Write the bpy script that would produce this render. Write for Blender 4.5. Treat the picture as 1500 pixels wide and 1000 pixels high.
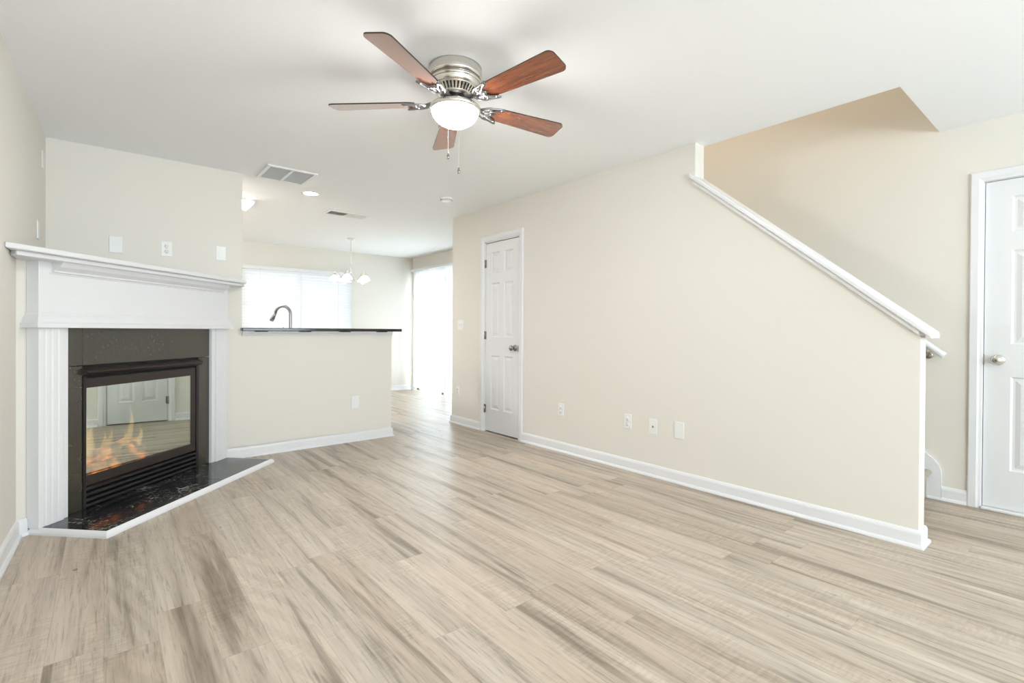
import bpy, bmesh, math, random
from mathutils import Vector, Matrix
random.seed(7)
SC = bpy.context.scene
for o in list(bpy.data.objects): bpy.data.objects.remove(o)
COL = SC.collection
R2 = math.sqrt(.5)

# ------------------------------------------------------------------ camera
F, YAW, PITCH, ROLL, CY, CH = 726.78, 39.4019, -.3407, .3687, 488.98, 1.0983
a, t, r = map(math.radians, (YAW, PITCH, ROLL))
fw = Vector((math.sin(a), math.cos(a), 0)); rt = Vector((math.cos(a), -math.sin(a), 0)); up = Vector((0, 0, 1))
fw2 = fw*math.cos(t) + up*math.sin(t); up2 = up*math.cos(t) - fw*math.sin(t)
rt3 = rt*math.cos(r) + up2*math.sin(r); up3 = up2*math.cos(r) - rt*math.sin(r)
cd = bpy.data.cameras.new('camera'); cam = bpy.data.objects.new('camera', cd); COL.objects.link(cam)
cam.matrix_world = Matrix(((rt3.x, up3.x, -fw2.x, 0), (rt3.y, up3.y, -fw2.y, 0), (rt3.z, up3.z, -fw2.z, CH), (0, 0, 0, 1)))
cd.sensor_width = 36; cd.lens = F/1500*36; cd.shift_y = (CY-500)/1500; cd.clip_start = .02
SC.camera = cam

# ------------------------------------------------------------------ world, exposure, daylight
SC.view_settings.view_transform = 'Standard'; SC.view_settings.look = 'None'
SC.view_settings.gamma = 1; SC.view_settings.use_curve_mapping = False
SC.view_settings.exposure = 0.14
W = bpy.data.worlds.new('overcast_sky'); SC.world = W; W.use_nodes = True
W.node_tree.nodes['Background'].inputs[0].default_value = (.93, .97, 1, 1)
W.node_tree.nodes['Background'].inputs[1].default_value = 1.6

def area(name, loc, rot, sx, sy, power, col=(1, 1, 1), spread=180):
    l = bpy.data.lights.new(name, 'AREA'); l.shape = 'RECTANGLE'; l.size = sx; l.size_y = sy
    l.energy = power; l.color = col; l.spread = math.radians(spread)
    o = bpy.data.objects.new(name, l); COL.objects.link(o); o.location = loc; o.rotation_euler = rot
    return o
PI = math.pi
# daylight entering by the rear windows (behind the camera), the kitchen window and the patio door
DAY = (.81, .91, 1)
up_ = math.radians(48)      # rear area lights aimed steeply upward to brighten the ceiling
area('daylight', (.72, -3.78, 1.35), (PI/2+up_, 0, 0), 1.5, 1.9, 185, DAY)
area('daylight', (2.95, -3.78, 1.35), (PI/2+up_, 0, 0), 1.9, 1.9, 108, DAY)
area('daylight', (2.44, 8.60, 1.5), (PI/2, 0, PI), 1.7, 1.1, 8, DAY)
area('daylight', (4.70, 7.35, 1.1), (PI/2, 0, PI/2), 1.8, 2.1, 135, DAY)
area('stairwell_fill', (3.82, 2.6, 4.88), (0, 0, 0), .35, .35, 30, (1, .86, .68))  # unseen fill light added to brighten the stairwell walls

# ------------------------------------------------------------------ materials
def mat(name, col, rough=.5, metal=0, **kw):
    m = bpy.data.materials.new(name); m.use_nodes = True
    b = m.node_tree.nodes['Principled BSDF']
    b.inputs['Base Color'].default_value = (*col, 1); b.inputs['Roughness'].default_value = rough
    b.inputs['Metallic'].default_value = metal
    for k, v in kw.items():
        b.inputs[k.replace('_', ' ')].default_value = v
    return m
class NT:
    def __init__(s, m): s.nt = m.node_tree; s.b = s.nt.nodes.get('Principled BSDF')
    def n(s, typ, **kw):
        x = s.nt.nodes.new(typ)
        for k, v in kw.items(): setattr(x, k, v)
        return x
    def l(s, a, b): s.nt.links.new(a, b)
    def math(s, op, a, b=None, c=None):
        x = s.n('ShaderNodeMath', operation=op)
        for i, v in enumerate((a, b, c)):
            if v is None: continue
            if hasattr(v, 'links'): s.l(v, x.inputs[i])
            else: x.inputs[i].default_value = v
        return x.outputs[0]
    def ramp(s, fac, stops):
        x = s.n('ShaderNodeValToRGB'); s.l(fac, x.inputs[0]); e = x.color_ramp.elements
        while len(e) < len(stops): e.new(.5)
        for i, (p, c) in enumerate(stops): e[i].position = p; e[i].color = (*c, 1) if len(c) == 3 else c
        return x.outputs[0]
    def mix(s, fac, a, b, mode='MIX'):
        x = s.n('ShaderNodeMix', data_type='RGBA', blend_type=mode)
        for i, v in ((0, fac), (6, a), (7, b)):
            if hasattr(v, 'links'): s.l(v, x.inputs[i])
            else: x.inputs[i].default_value = v if i == 0 else (*v, 1)
        return x.outputs[2]
    def noise(s, vec, scale, detail=3, rough=.5, dist=0):
        x = s.n('ShaderNodeTexNoise'); x.inputs['Scale'].default_value = scale; x.inputs['Detail'].default_value = detail
        x.inputs['Roughness'].default_value = rough; x.inputs['Distortion'].default_value = dist
        s.l(vec, x.inputs['Vector']); return x.outputs['Fac']
    def bump(s, h, strength=.2, dist=.002):
        x = s.n('ShaderNodeBump'); x.inputs['Strength'].default_value = strength; x.inputs['Distance'].default_value = dist
        s.l(h, x.inputs['Height']); s.l(x.outputs[0], s.b.inputs['Normal'])

def paint(name, col, rough=.55, orange_peel=.05, var=.02):
    m = mat(name, col, rough); k = NT(m)
    tc = k.n('ShaderNodeTexCoord').outputs['Object']
    f = k.noise(tc, 1.3, 2)
    c2 = tuple(x*(1-var) for x in col)
    k.l(k.mix(f, col, c2), k.b.inputs['Base Color'])
    k.bump(k.noise(tc, 260, 2), orange_peel, .001)
    return m
M = {}
M['wall'] = paint('beige_wall_paint', (.78, .745, .678), .6)
M['ceil'] = paint('white_ceiling_paint', (.955, .965, .965), .8, .12, .01)
M['trim'] = paint('white_semigloss_trim', (.79, .79, .80), .38, .01, .005)
M['door'] = paint('white_door_paint', (.78, .785, .79), .35, .03, .005)
M['plate'] = mat('white_plastic', (.84, .84, .82), .3)
M['slot'] = mat('dark_slot', (.05, .05, .05), .5)
M['grille'] = mat('grey_grille', (.80, .81, .81), .5)
M['duct'] = mat('duct_shade', (.10, .10, .10), .7)
M['black_metal'] = mat('black_painted_metal', (.012, .012, .013), .33)
M['dark_bronze'] = mat('dark_bronze_metal', (.045, .036, .032), .38, .4)
M['chrome'] = mat('chrome', (.75, .75, .76), .12, 1)
M['nickel_dark'] = mat('aged_nickel', (.35, .33, .30), .25, 1)
M['steel'] = mat('satin_steel', (.30, .30, .31), .28, 1)
M['carpet'] = paint('beige_carpet', (.47, .42, .35), .95, .9, .3)
M['shade_black'] = mat('black_gap_shade', (.01, .01, .01), .9)  # near-black colour painting the shade in gaps and behind louvres and vents

def brushed():
    m = mat('brushed_nickel', (.74, .71, .66), .22, 1); k = NT(m)
    g = k.n('ShaderNodeTexCoord').outputs['Object']
    mp = k.n('ShaderNodeMapping'); mp.inputs['Scale'].default_value = (2, 2, 300); k.l(g, mp.inputs[0])
    k.l(k.math('MULTIPLY_ADD', k.noise(mp.outputs[0], 3, 2), .18, .16), k.b.inputs['Roughness'])
    return m
M['nickel'] = brushed()

def cherry():
    m = mat('cherry_blade_wood', (.3, .08, .03), .22, 0, Coat_Weight=1.0, Coat_Roughness=.09, Coat_IOR=2.1); k = NT(m)
    uv = k.n('ShaderNodeTexCoord').outputs['Object']
    mp = k.n('ShaderNodeMapping'); mp.inputs['Scale'].default_value = (2.5, 28, 28); k.l(uv, mp.inputs[0])
    g = k.noise(mp.outputs[0], 2.2, 5, .6, .6)
    mp2 = k.n('ShaderNodeMapping'); mp2.inputs['Scale'].default_value = (1.2, 4, 4); k.l(uv, mp2.inputs[0])
    g2 = k.noise(mp2.outputs[0], 2.2, 2)
    c = k.ramp(g, [(.25, (.13, .027, .008)), (.5, (.25, .055, .013)), (.75, (.35, .095, .024))])
    c2 = k.ramp(g2, [(.3, (.55, .5, .5)), (.65, (1, 1, 1))])
    k.l(k.mix(.7, c, c2, 'MULTIPLY'), k.b.inputs['Base Color'])
    return m
M['cherry'] = cherry()
M['blade_edge'] = mat('dark_blade_edge', (.03, .015, .01), .3)

def slate(name, base, rough, vein=1.0, ior=1.6):
    m = mat(name, base, rough, 0, IOR=ior); k = NT(m)
    tc = k.n('ShaderNodeTexCoord').outputs['Object']
    v = k.n('ShaderNodeTexVoronoi', feature='DISTANCE_TO_EDGE'); v.inputs['Scale'].default_value = 3.1
    n1 = k.n('ShaderNodeTexNoise'); n1.inputs['Scale'].default_value = 3.0; n1.inputs['Detail'].default_value = 6
    k.l(tc, n1.inputs['Vector'])
    ad = k.n('ShaderNodeVectorMath', operation='ADD'); sc = k.n('ShaderNodeVectorMath', operation='SCALE'); sc.inputs['Scale'].default_value = .9
    k.l(n1.outputs['Color'], sc.inputs[0]); k.l(tc, ad.inputs[0]); k.l(sc.outputs[0], ad.inputs[1]); k.l(ad.outputs[0], v.inputs['Vector'])
    veins = k.ramp(v.outputs['Distance'], [(0, (1, 1, 1)), (.012, (.35, .35, .35)), (.028, (0, 0, 0))])
    patch = k.ramp(k.noise(tc, 5, 4, .6), [(.5, (0, 0, 0)), (.68, (1, 1, 1))])
    specks = k.ramp(k.noise(tc, 55, 6, .75), [(.54, (0, 0, 0)), (.66, (1, 1, 1))])
    big = k.ramp(k.noise(tc, 3.6, 4, .65, .8), [(.42, (0, 0, 0)), (.56, (1, 1, 1))])
    vm = k.math('MULTIPLY', veins, patch)
    sm = k.math('MULTIPLY', k.math('MULTIPLY', specks, big), .7)
    f = k.math('MULTIPLY', k.math('MAXIMUM', vm, sm), vein)
    cl = k.mix(k.noise(tc, 2.2, 3), base, tuple(x*1.9 for x in base))
    k.l(k.mix(f, cl, (.5, .49, .46)), k.b.inputs['Base Color'])
    return m
M['marble'] = slate('black_marble', (.011, .011, .013), .15, 1.3)
M['slate'] = slate('black_slate_tile', (.017, .016, .009), .24, .12, 1.9)

def granite():
    m = mat('black_granite', (.015, .014, .013), .12); k = NT(m)
    tc = k.n('ShaderNodeTexCoord').outputs['Object']
    f = k.ramp(k.noise(tc, 220, 3, .7), [(.55, (.012, .010, .009)), (.7, (.10, .08, .07))])
    k.l(f, k.b.inputs['Base Color']); return m
M['granite'] = granite()

def floor_mat():
    m = mat('vinyl_plank_floor', (.5, .42, .33), .42, 0); k = NT(m)
    PW, PL = .152, 1.22
    tc = k.n('ShaderNodeTexCoord').outputs['Object']
    sp = k.n('ShaderNodeSeparateXYZ'); k.l(tc, sp.inputs[0]); x, y = sp.outputs[0], sp.outputs[1]
    xr = k.math('DIVIDE', x, PW); row = k.math('FLOOR', xr); fx = k.math('FRACT', xr)
    wn = k.n('ShaderNodeTexWhiteNoise', noise_dimensions='1D'); k.l(row, wn.inputs['W'])
    yr = k.math('ADD', k.math('DIVIDE', y, PL), k.math('MULTIPLY', wn.outputs['Value'], 7.3))
    colm = k.math('FLOOR', yr); fy = k.math('FRACT', yr)
    cb = k.n('ShaderNodeCombineXYZ'); k.l(row, cb.inputs[0]); k.l(colm, cb.inputs[1])
    w2 = k.n('ShaderNodeTexWhiteNoise', noise_dimensions='3D'); k.l(cb.outputs[0], w2.inputs['Vector'])
    rs = k.n('ShaderNodeSeparateXYZ'); k.l(w2.outputs['Color'], rs.inputs[0]); r1, r2, r3 = rs.outputs
    def coord(sx, sy, so):
        c = k.n('ShaderNodeCombineXYZ')
        k.l(k.math('MULTIPLY_ADD', x, sx, k.math('MULTIPLY', r1, 31*so)), c.inputs[0])
        k.l(k.math('MULTIPLY_ADD', y, sy, k.math('MULTIPLY', r2, 57*so)), c.inputs[1])
        k.l(k.math('MULTIPLY', r3, 19*so), c.inputs[2]); return c.outputs[0]
    streak = k.noise(coord(15, .75, 1), 1.0, 4, .6, .35)       # broad soft streaks
    fine = k.noise(coord(95, 5, 1), 1.0, 5, .7, .5)       # grain lines
    cross = k.noise(coord(16, 75, 1), 1.0, 2, .5, .3)        # saw marks across the board
    # cathedral figure
    wv = k.n('ShaderNodeTexWave', wave_type='RINGS', rings_direction='Z'); wv.inputs['Scale'].default_value = 1.0
    wv.inputs['Distortion'].default_value = 3.5; wv.inputs['Detail'].default_value = 2.5; wv.inputs['Detail Scale'].default_value = 1.2
    k.l(coord(7.5, 1.8, .35), wv.inputs['Vector']); wave = wv.outputs['Fac']
    base = k.ramp(streak, [(.27, (.225, .175, .132)), (.37, (.335, .272, .213)), (.46, (.480, .400, .320)), (.60, (.560, .474, .386)), (.75, (.620, .535, .445))])
    tint = k.ramp(r3, [(0, (.88, .86, .84)), (.35, (.99, .98, .97)), (.65, (.97, .99, 1.0)), (1, (1.03, 1.0, .97))])
    c = k.mix(1, base, tint, 'MULTIPLY')
    c = k.mix(.85, c, k.ramp(fine, [(.3, (.55, .53, .51)), (.47, (1, 1, 1)), (.75, (1.12, 1.12, 1.12))]), 'MULTIPLY')
    cf = k.math('MULTIPLY', k.ramp(k.noise(coord(4, 2.2, 1), 1.0, 2), [(.45, (0, 0, 0)), (.6, (1, 1, 1))]), .45)
    c = k.mix(cf, c, k.ramp(cross, [(.4, (.80, .79, .77)), (.6, (1.08, 1.08, 1.08))]), 'MULTIPLY')
    wf = k.math('MULTIPLY', k.math('GREATER_THAN', r1, .7), .26)
    c = k.mix(wf, c, k.ramp(wave, [(.25, (.74, .72, .70)), (.6, (1.1, 1.1, 1.1))]), 'MULTIPLY')
    kn = k.n('ShaderNodeTexVoronoi'); kn.inputs['Scale'].default_value = 1.0; k.l(coord(5, 3.0, 1), kn.inputs['Vector'])
    kf = k.math('MULTIPLY', k.math('LESS_THAN', kn.outputs['Distance'], .045), .6)
    c = k.mix(kf, c, (.12, .085, .06))
    ex = k.math('LESS_THAN', k.math('MINIMUM', fx, k.math('SUBTRACT', 1.0, fx)), .008)
    ey = k.math('LESS_THAN', k.math('MINIMUM', fy, k.math('SUBTRACT', 1.0, fy)), .0012)
    e = k.math('MAXIMUM', ex, ey)
    c = k.mix(k.math('MULTIPLY', e, .22), c, (.17, .13, .10))
    k.l(c, k.b.inputs['Base Color'])
    k.l(k.math('MULTIPLY_ADD', fine, .16, .30), k.b.inputs['Roughness'])
    h = k.math('SUBTRACT', k.math('MULTIPLY', fine, .4), e)
    k.bump(h, .12, .0012)
    return m
M['floor'] = floor_mat()

def emis(name, col, s):
    m = mat(name, col, .4); b = m.node_tree.nodes['Principled BSDF']
    b.inputs['Emission Color'].default_value = (*col, 1); b.inputs['Emission Strength'].default_value = s
    return m
M['bowl'] = emis('lit_frosted_glass', (1, .985, .98), 125)
M['bulb'] = emis('lit_lamp_lens', (1, .985, .97), 80)
M['chand'] = emis('lit_alabaster_glass', (1, .97, .92), .55)
M['chand_bulb'] = emis('lit_chandelier_bulb', (1, .96, .9), 5)
M['fluor'] = emis('lit_acrylic_lens', (1, .99, .97), 36)

def glass(name, refl, tint):
    m = bpy.data.materials.new(name); m.use_nodes = True; nt = m.node_tree; nt.nodes.clear()
    o = nt.nodes.new('ShaderNodeOutputMaterial'); mx = nt.nodes.new('ShaderNodeMixShader')
    tr = nt.nodes.new('ShaderNodeBsdfTransparent'); gl = nt.nodes.new('ShaderNodeBsdfGlossy')
    tr.inputs[0].default_value = (*tint, 1); gl.inputs['Roughness'].default_value = 0.0; gl.inputs[0].default_value = (*tint, 1)
    mx.inputs[0].default_value = refl
    nt.links.new(tr.outputs[0], mx.inputs[1]); nt.links.new(gl.outputs[0], mx.inputs[2]); nt.links.new(mx.outputs[0], o.inputs[0])
    return m
M['fireglass'] = glass('reflective_fire_glass', .60, (.93, .99, .94))
M['pane'] = glass('window_glass', .07, (.97, 1, .99))

def slatmat(name, fac):
    m = bpy.data.materials.new(name); m.use_nodes = True; nt = m.node_tree; nt.nodes.clear()
    o = nt.nodes.new('ShaderNodeOutputMaterial'); mx = nt.nodes.new('ShaderNodeMixShader')
    d = nt.nodes.new('ShaderNodeBsdfDiffuse'); tl = nt.nodes.new('ShaderNodeBsdfTranslucent')
    d.inputs[0].default_value = (.9, .9, .9, 1); tl.inputs[0].default_value = (.95, .96, .97, 1); mx.inputs[0].default_value = fac
    nt.links.new(d.outputs[0], mx.inputs[1]); nt.links.new(tl.outputs[0], mx.inputs[2]); nt.links.new(mx.outputs[0], o.inputs[0])
    return m
M['slat'] = slatmat('translucent_white_vinyl', .45)
M['slat_wood'] = slatmat('white_blind_slat', .28)

def flame_mat():
    m = bpy.data.materials.new('gas_flame'); m.use_nodes = True; nt = m.node_tree; nt.nodes.clear()
    k = NT(m)
    o = nt.nodes.new('ShaderNodeOutputMaterial'); mx = nt.nodes.new('ShaderNodeMixShader')
    tr = nt.nodes.new('ShaderNodeBsdfTransparent'); em = nt.nodes.new('ShaderNodeEmission')
    tc = k.n('ShaderNodeTexCoord').outputs['Object']
    n = k.noise(tc, 14, 3, .6, .5)
    k.l(k.ramp(n, [(.3, (1, .30, .05)), (.6, (1, .62, .22))]), em.inputs[0]); em.inputs[1].default_value = 1.3
    lw = nt.nodes.new('ShaderNodeLayerWeight'); lw.inputs[0].default_value = .35
    k.l(k.math('MULTIPLY', k.math('SUBTRACT', 1.0, lw.outputs['Facing']), k.math('MULTIPLY_ADD', n, .9, .1)), mx.inputs[0])
    k.l(tr.outputs[0], mx.inputs[1]); k.l(em.outputs[0], mx.inputs[2]); k.l(mx.outputs[0], o.inputs[0])
    return m
M['flame'] = flame_mat()
def log_mat():
    m = mat('charred_log', (.3, .2, .13), .9); k = NT(m)
    tc = k.n('ShaderNodeTexCoord').outputs['Object']
    f = k.noise(tc, 16, 5, .7, .4)
    k.l(k.ramp(f, [(.3, (.05, .03, .02)), (.5, (.42, .26, .17)), (.7, (.75, .55, .40))]), k.b.inputs['Base Color'])
    k.b.inputs['Emission Color'].default_value = (1, .25, .04, 1)
    k.l(k.math('MULTIPLY', k.ramp(k.noise(tc, 7, 4, .7), [(.46, (0, 0, 0)), (.62, (1, 1, 1))]), 2.0), k.b.inputs['Emission Strength'])
    k.bump(f, .8, .02)
    return m
M['log'] = log_mat()
M['ember'] = M['log']

# ------------------------------------------------------------------ mesh helpers
def BM(): return bmesh.new()
def box(bm, x0, x1, y0, y1, z0, z1, mi=0, mtx=None):
    vs = [bm.verts.new(v) for v in ((x0,y0,z0),(x1,y0,z0),(x1,y1,z0),(x0,y1,z0),(x0,y0,z1),(x1,y0,z1),(x1,y1,z1),(x0,y1,z1))]
    if mtx is not None:
        for v in vs: v.co = mtx @ v.co
    fs = []
    for f in ((0,3,2,1),(4,5,6,7),(0,1,5,4),(1,2,6,5),(2,3,7,6),(3,0,4,7)):
        q = bm.faces.new([vs[i] for i in f]); q.material_index = mi; fs.append(q)
    return vs
def prism(bm, pts, fn, d0, d1, mi=0):
    """extrude the 2D polygon pts between depths d0 and d1; fn(u, v, d) -> xyz"""
    A = [bm.verts.new(fn(u, v, d0)) for u, v in pts]; B = [bm.verts.new(fn(u, v, d1)) for u, v in pts]
    n = len(pts); fs = [bm.faces.new(A), bm.faces.new(B[::-1])]
    for i in range(n): fs.append(bm.faces.new((A[i], B[i], B[(i+1) % n], A[(i+1) % n])))
    for f in fs: f.material_index = mi
    return fs
def lathe(bm, prof, c=(0, 0, 0), seg=40, axis='Z', mi=0, mtx=None, smooth=True):
    rings = []
    for rr, zz in prof:
        ring = []
        for i in range(seg):
            an = 2*PI*i/seg; p = Vector((rr*math.cos(an), rr*math.sin(an), zz))
            if axis == 'X': p = Vector((p.z, p.x, p.y))
            if axis == 'Y': p = Vector((p.x, p.z, p.y))
            p += Vector(c)
            if mtx is not None: p = mtx @ p
            ring.append(bm.verts.new(p))
        rings.append(ring)
    for a_, b_ in zip(rings[:-1], rings[1:]):
        for i in range(seg):
            f = bm.faces.new((a_[i], a_[(i+1) % seg], b_[(i+1) % seg], b_[i])); f.smooth = smooth; f.material_index = mi
    for ring in (rings[0], rings[-1]):
        try:
            f = bm.faces.new(ring); f.material_index = mi
        except ValueError: pass
def tube(bm, pts, rad, seg=12, mi=0, caps=True):
    pts = [Vector(p) for p in pts]; rads = rad if isinstance(rad, (list, tuple)) else [rad]*len(pts)
    rings = []; nrm = None
    for i, p in enumerate(pts):
        d = (pts[min(i+1, len(pts)-1)] - pts[max(i-1, 0)]).normalized()
        if nrm is None:
            nrm = d.orthogonal().normalized()
        nrm = (nrm - d*nrm.dot(d)).normalized(); bn = d.cross(nrm)
        rings.append([bm.verts.new(p + (nrm*math.cos(2*PI*j/seg) + bn*math.sin(2*PI*j/seg))*rads[i]) for j in range(seg)])
    for a_, b_ in zip(rings[:-1], rings[1:]):
        for j in range(seg):
            f = bm.faces.new((a_[j], a_[(j+1) % seg], b_[(j+1) % seg], b_[j])); f.smooth = True; f.material_index = mi
    if caps:
        for ring in (rings[0], rings[-1]):
            f = bm.faces.new(ring); f.material_index = mi
def arc(c, r_, a0, a1, n, fn): return [fn(c[0]+r_*math.cos(a0+(a1-a0)*i/n), c[1]+r_*math.sin(a0+(a1-a0)*i/n)) for i in range(n+1)]

def sweep(bm, path, prof, mi=0):
    """sweep profile [(out, z)] along a 2D path; 'out' is to the left of travel; mitred corners"""
    P = [Vector(p) for p in path]; n = len(P); rings = []
    for i in range(n):
        d0 = (P[i]-P[i-1]).normalized() if i > 0 else None
        d1 = (P[i+1]-P[i]).normalized() if i < n-1 else None
        if d0 is None: d0 = d1
        if d1 is None: d1 = d0
        n0 = Vector((-d0.y, d0.x)); n1 = Vector((-d1.y, d1.x)); m_ = (n0+n1).normalized(); s = 1/max(.2, m_.dot(n0))
        rings.append([bm.verts.new((P[i].x+m_.x*s*o, P[i].y+m_.y*s*o, z)) for o, z in prof])
    k_ = len(prof)
    for a_, b_ in zip(rings[:-1], rings[1:]):
        for j in range(k_):
            f = bm.faces.new((a_[j], b_[j], b_[(j+1) % k_], a_[(j+1) % k_])); f.material_index = mi
    bm.faces.new(rings[0][::-1]); bm.faces.new(rings[-1])

def obj(name, bm, mats, parent=None, bevel=0, seg=2, loc=None):
    bmesh.ops.recalc_face_normals(bm, faces=bm.faces[:])
    me = bpy.data.meshes.new(name); bm.to_mesh(me); bm.free()
    for m in (mats if isinstance(mats, (list, tuple)) else [mats]): me.materials.append(m)
    o = bpy.data.objects.new(name, me); COL.objects.link(o)
    if loc is not None:           # keep geometry in world, move the origin
        L = Vector(loc); me.transform(Matrix.Translation(-L)); o.location = L
    if parent is not None:
        o.parent = parent
        if parent.type == 'EMPTY' or parent.parent or parent.location.length > 0:
            pass
    if bevel:
        b = o.modifiers.new('bevel', 'BEVEL'); b.width = bevel; b.segments = seg; b.limit_method = 'ANGLE'; b.angle_limit = math.radians(40)
        b.harden_normals = False
    return o
def tag(o, label=None, cat=None, group=None, kind=None):
    if label: o['label'] = label
    if cat: o['category'] = cat
    if group: o['group'] = group
    if kind: o['kind'] = kind
    return o
def thing(name, label, cat, loc=(0, 0, 0), rz=0, group=None, kind=None):
    o = bpy.data.objects.new(name, None); COL.objects.link(o); o.location = loc; o.rotation_euler = (0, 0, rz); o.empty_display_size = .05
    return tag(o, label, cat, group, kind)
def struct(name, bm, m, label, cat, bevel=0, parent=None):
    o = obj(name, bm, m, parent, bevel); 
    return tag(o, label, cat, None, 'structure')

# ------------------------------------------------------------------ layout numbers
H = 2.44                       # ceiling
XR, TH = 3.228, .115           # stair wall: room face, thickness
XD = 4.289                     # entry wall
YB = 4.787                     # fireplace / bar wall
YF = 8.367                     # far kitchen wall
YE, YS = 5.06, .635            # ends of stair wall
XE = 4.458                     # patio door wall
YR = -3.6                      # rear wall
def xl(y): return -.3211 - .0313*(YB-y)     # left wall

# ------------------------------------------------------------------ setting
bm = BM(); box(bm, -.75, 4.75, YR-.1, YF+.1, -.12, 0)
struct('floor', bm, M['floor'], 'greige vinyl plank floor running through the living room to the kitchen', 'floor')

def cells(bm, xs, ys, hole, z0, z1, fn=lambda u, v, d: (u, v, d)):
    """slab made of grid cells without the holes; welded"""
    V = {}
    def v(i, j, d):
        if (i, j, d) not in V: V[i, j, d] = bm.verts.new(fn(xs[i], ys[j], (z0, z1)[d]))
        return V[i, j, d]
    nx, ny = len(xs)-1, len(ys)-1
    solid = lambda i, j: 0 <= i < nx and 0 <= j < ny and not hole((xs[i]+xs[i+1])/2, (ys[j]+ys[j+1])/2)
    for i in range(nx):
        for j in range(ny):
            if not solid(i, j): continue
            for d in (0, 1): bm.faces.new([v(i, j, d), v(i+1, j, d), v(i+1, j+1, d), v(i, j+1, d)])
            for di, dj, e in ((-1, 0, ((i, j), (i, j+1))), (1, 0, ((i+1, j), (i+1, j+1))), (0, -1, ((i, j), (i+1, j))), (0, 1, ((i, j+1), (i+1, j+1)))):
                if not solid(i+di, j+dj):
                    (p, q), (s, t_) = e; bm.faces.new([v(p, q, 0), v(s, t_, 0), v(s, t_, 1), v(p, q, 1)])
HY0, HY1 = .757, 4.5
bm = BM(); cells(bm, [-.75, XR+TH, XD+.06, 4.75], [YR-.1, HY0, HY1, YF+.1], lambda x, y: XR+TH < x < XD+.06 and HY0 < y < HY1, H, H+.28)
struct('ceiling', bm, M['ceil'], 'smooth white ceiling with the stairwell opening cut in it', 'ceiling')

# left wall
bm = BM(); prism(bm, [(xl(YR-.1), YR-.1), (xl(5.2), 5.2), (xl(5.2)-.15, 5.2), (xl(YR-.1)-.15, YR-.1)], lambda u, v, d: (u, v, d), 0, H)
struct('wall_left', bm, M['wall'], 'pale beige left wall beside the corner fireplace', 'wall')
# kitchen left wall
bm = BM(); box(bm, -.55, -.40, 5.2, YF+.1, 0, H)
struct('wall_kitchen_left', bm, M['wall'], 'kitchen side wall hidden behind the fireplace wall', 'wall')
# fireplace wall + half wall under the bar
bm = BM(); prism(bm, [(-.40, 0), (2.31, 0), (2.31, 1.072), (.916, 1.072), (.916, H), (-.40, H)], lambda u, v, d: (u, d, v), YB, YB+TH)
struct('wall_back', bm, M['wall'], 'beige wall above the fireplace stepping down to the half wall under the bar', 'wall')
# diagonal chimney breast below the mantel
def DG(s, n, z): return ((s+n)*R2, (s-n)*R2, z)
ND = -2.83
pL = (-.3575, -.3575-ND/R2); pR = (YB+ND/R2, YB)
bm = BM(); prism(bm, [pL, pR, (xl(YB), YB)], lambda u, v, d: (u, v, d), 0, 1.474)
# firebox recess is cut by building the body around it: body kept 0.55 m deep pieces
bm.free(); bm = BM()
FS0, FS1, FZ1, FZ0 = 2.66, 3.58, .80, .06
corner = (xl(YB), YB)
def dgw(s): return DG(s, ND, 0)[:2]
# left jamb, right jamb, head (above firebox), sill
sL = (pL[0]+pL[1])*R2; sR = (pR[0]+pR[1])*R2
def on_left(s_):   # ray from the face at s_ going into the wall (direction -n) until a wall
    x, y = dgw(s_); k_ = 0
    while x > xl(y)+.001 and y < YB-.001 and k_ < 4000: x -= .0005*R2; y += .0005*R2; k_ += 1
    return (x, y)
prism(bm, [dgw(sL), dgw(FS0), on_left(FS0)], lambda u, v, d: (u, v, d), 0, 1.474)
prism(bm, [dgw(FS1), dgw(sR), on_left(FS1)], lambda u, v, d: (u, v, d), 0, 1.474)
prism(bm, [dgw(FS0), dgw(FS1), on_left(FS1), corner, on_left(FS0)], lambda u, v, d: (u, v, d), FZ1, 1.474)
struct('wall_chimney_breast', bm, M['wall'], 'short diagonal drywall face carrying the corner fireplace', 'wall')

# stair wall: slopes down to the newel end, closet door opening
DY0, DY1, DZ = 3.815, 4.405, 2.066
bm = BM(); prism(bm, [(YE, 0), (DY1, 0), (DY1, DZ), (DY0, DZ), (DY0, 0), (YS, 0), (YS, 1.082), (1.90, 2.150), (1.90, H), (YE, H)], lambda u, v, d: (d, u, v), XR, XR+TH)
struct('wall_stairs', bm, M['wall'], 'long beige wall with the closet door, its top edge sloping down beside the stairs', 'wall')
bm = BM(); box(bm, XR, XE+.1, YE-TH, YE, 0, H)
for v in bm.verts:
    if abs(v.co.x-XR) < 1e-5: v.co.x = XR+TH
struct('wall_closet_end', bm, M['wall'], 'end wall of the closet block facing the breakfast area', 'wall')
# entry wall (continues up the stairwell)
EY1, EY0, EZ = .535, -.285, 2.058
bm = BM(); prism(bm, [(YE-TH, 0), (EY1, 0), (EY1, EZ), (EY0, EZ), (EY0, 0), (YR-.1, 0), (YR-.1, H), (HY0, H), (HY0, 4.9), (HY1, 4.9), (HY1, H), (YE-TH, H)], lambda u, v, d: (d, u, v), XD, XD+.12)
struct('wall_right', bm, M['wall'], 'beige wall running from the white entry door up the staircase', 'wall')
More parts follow.
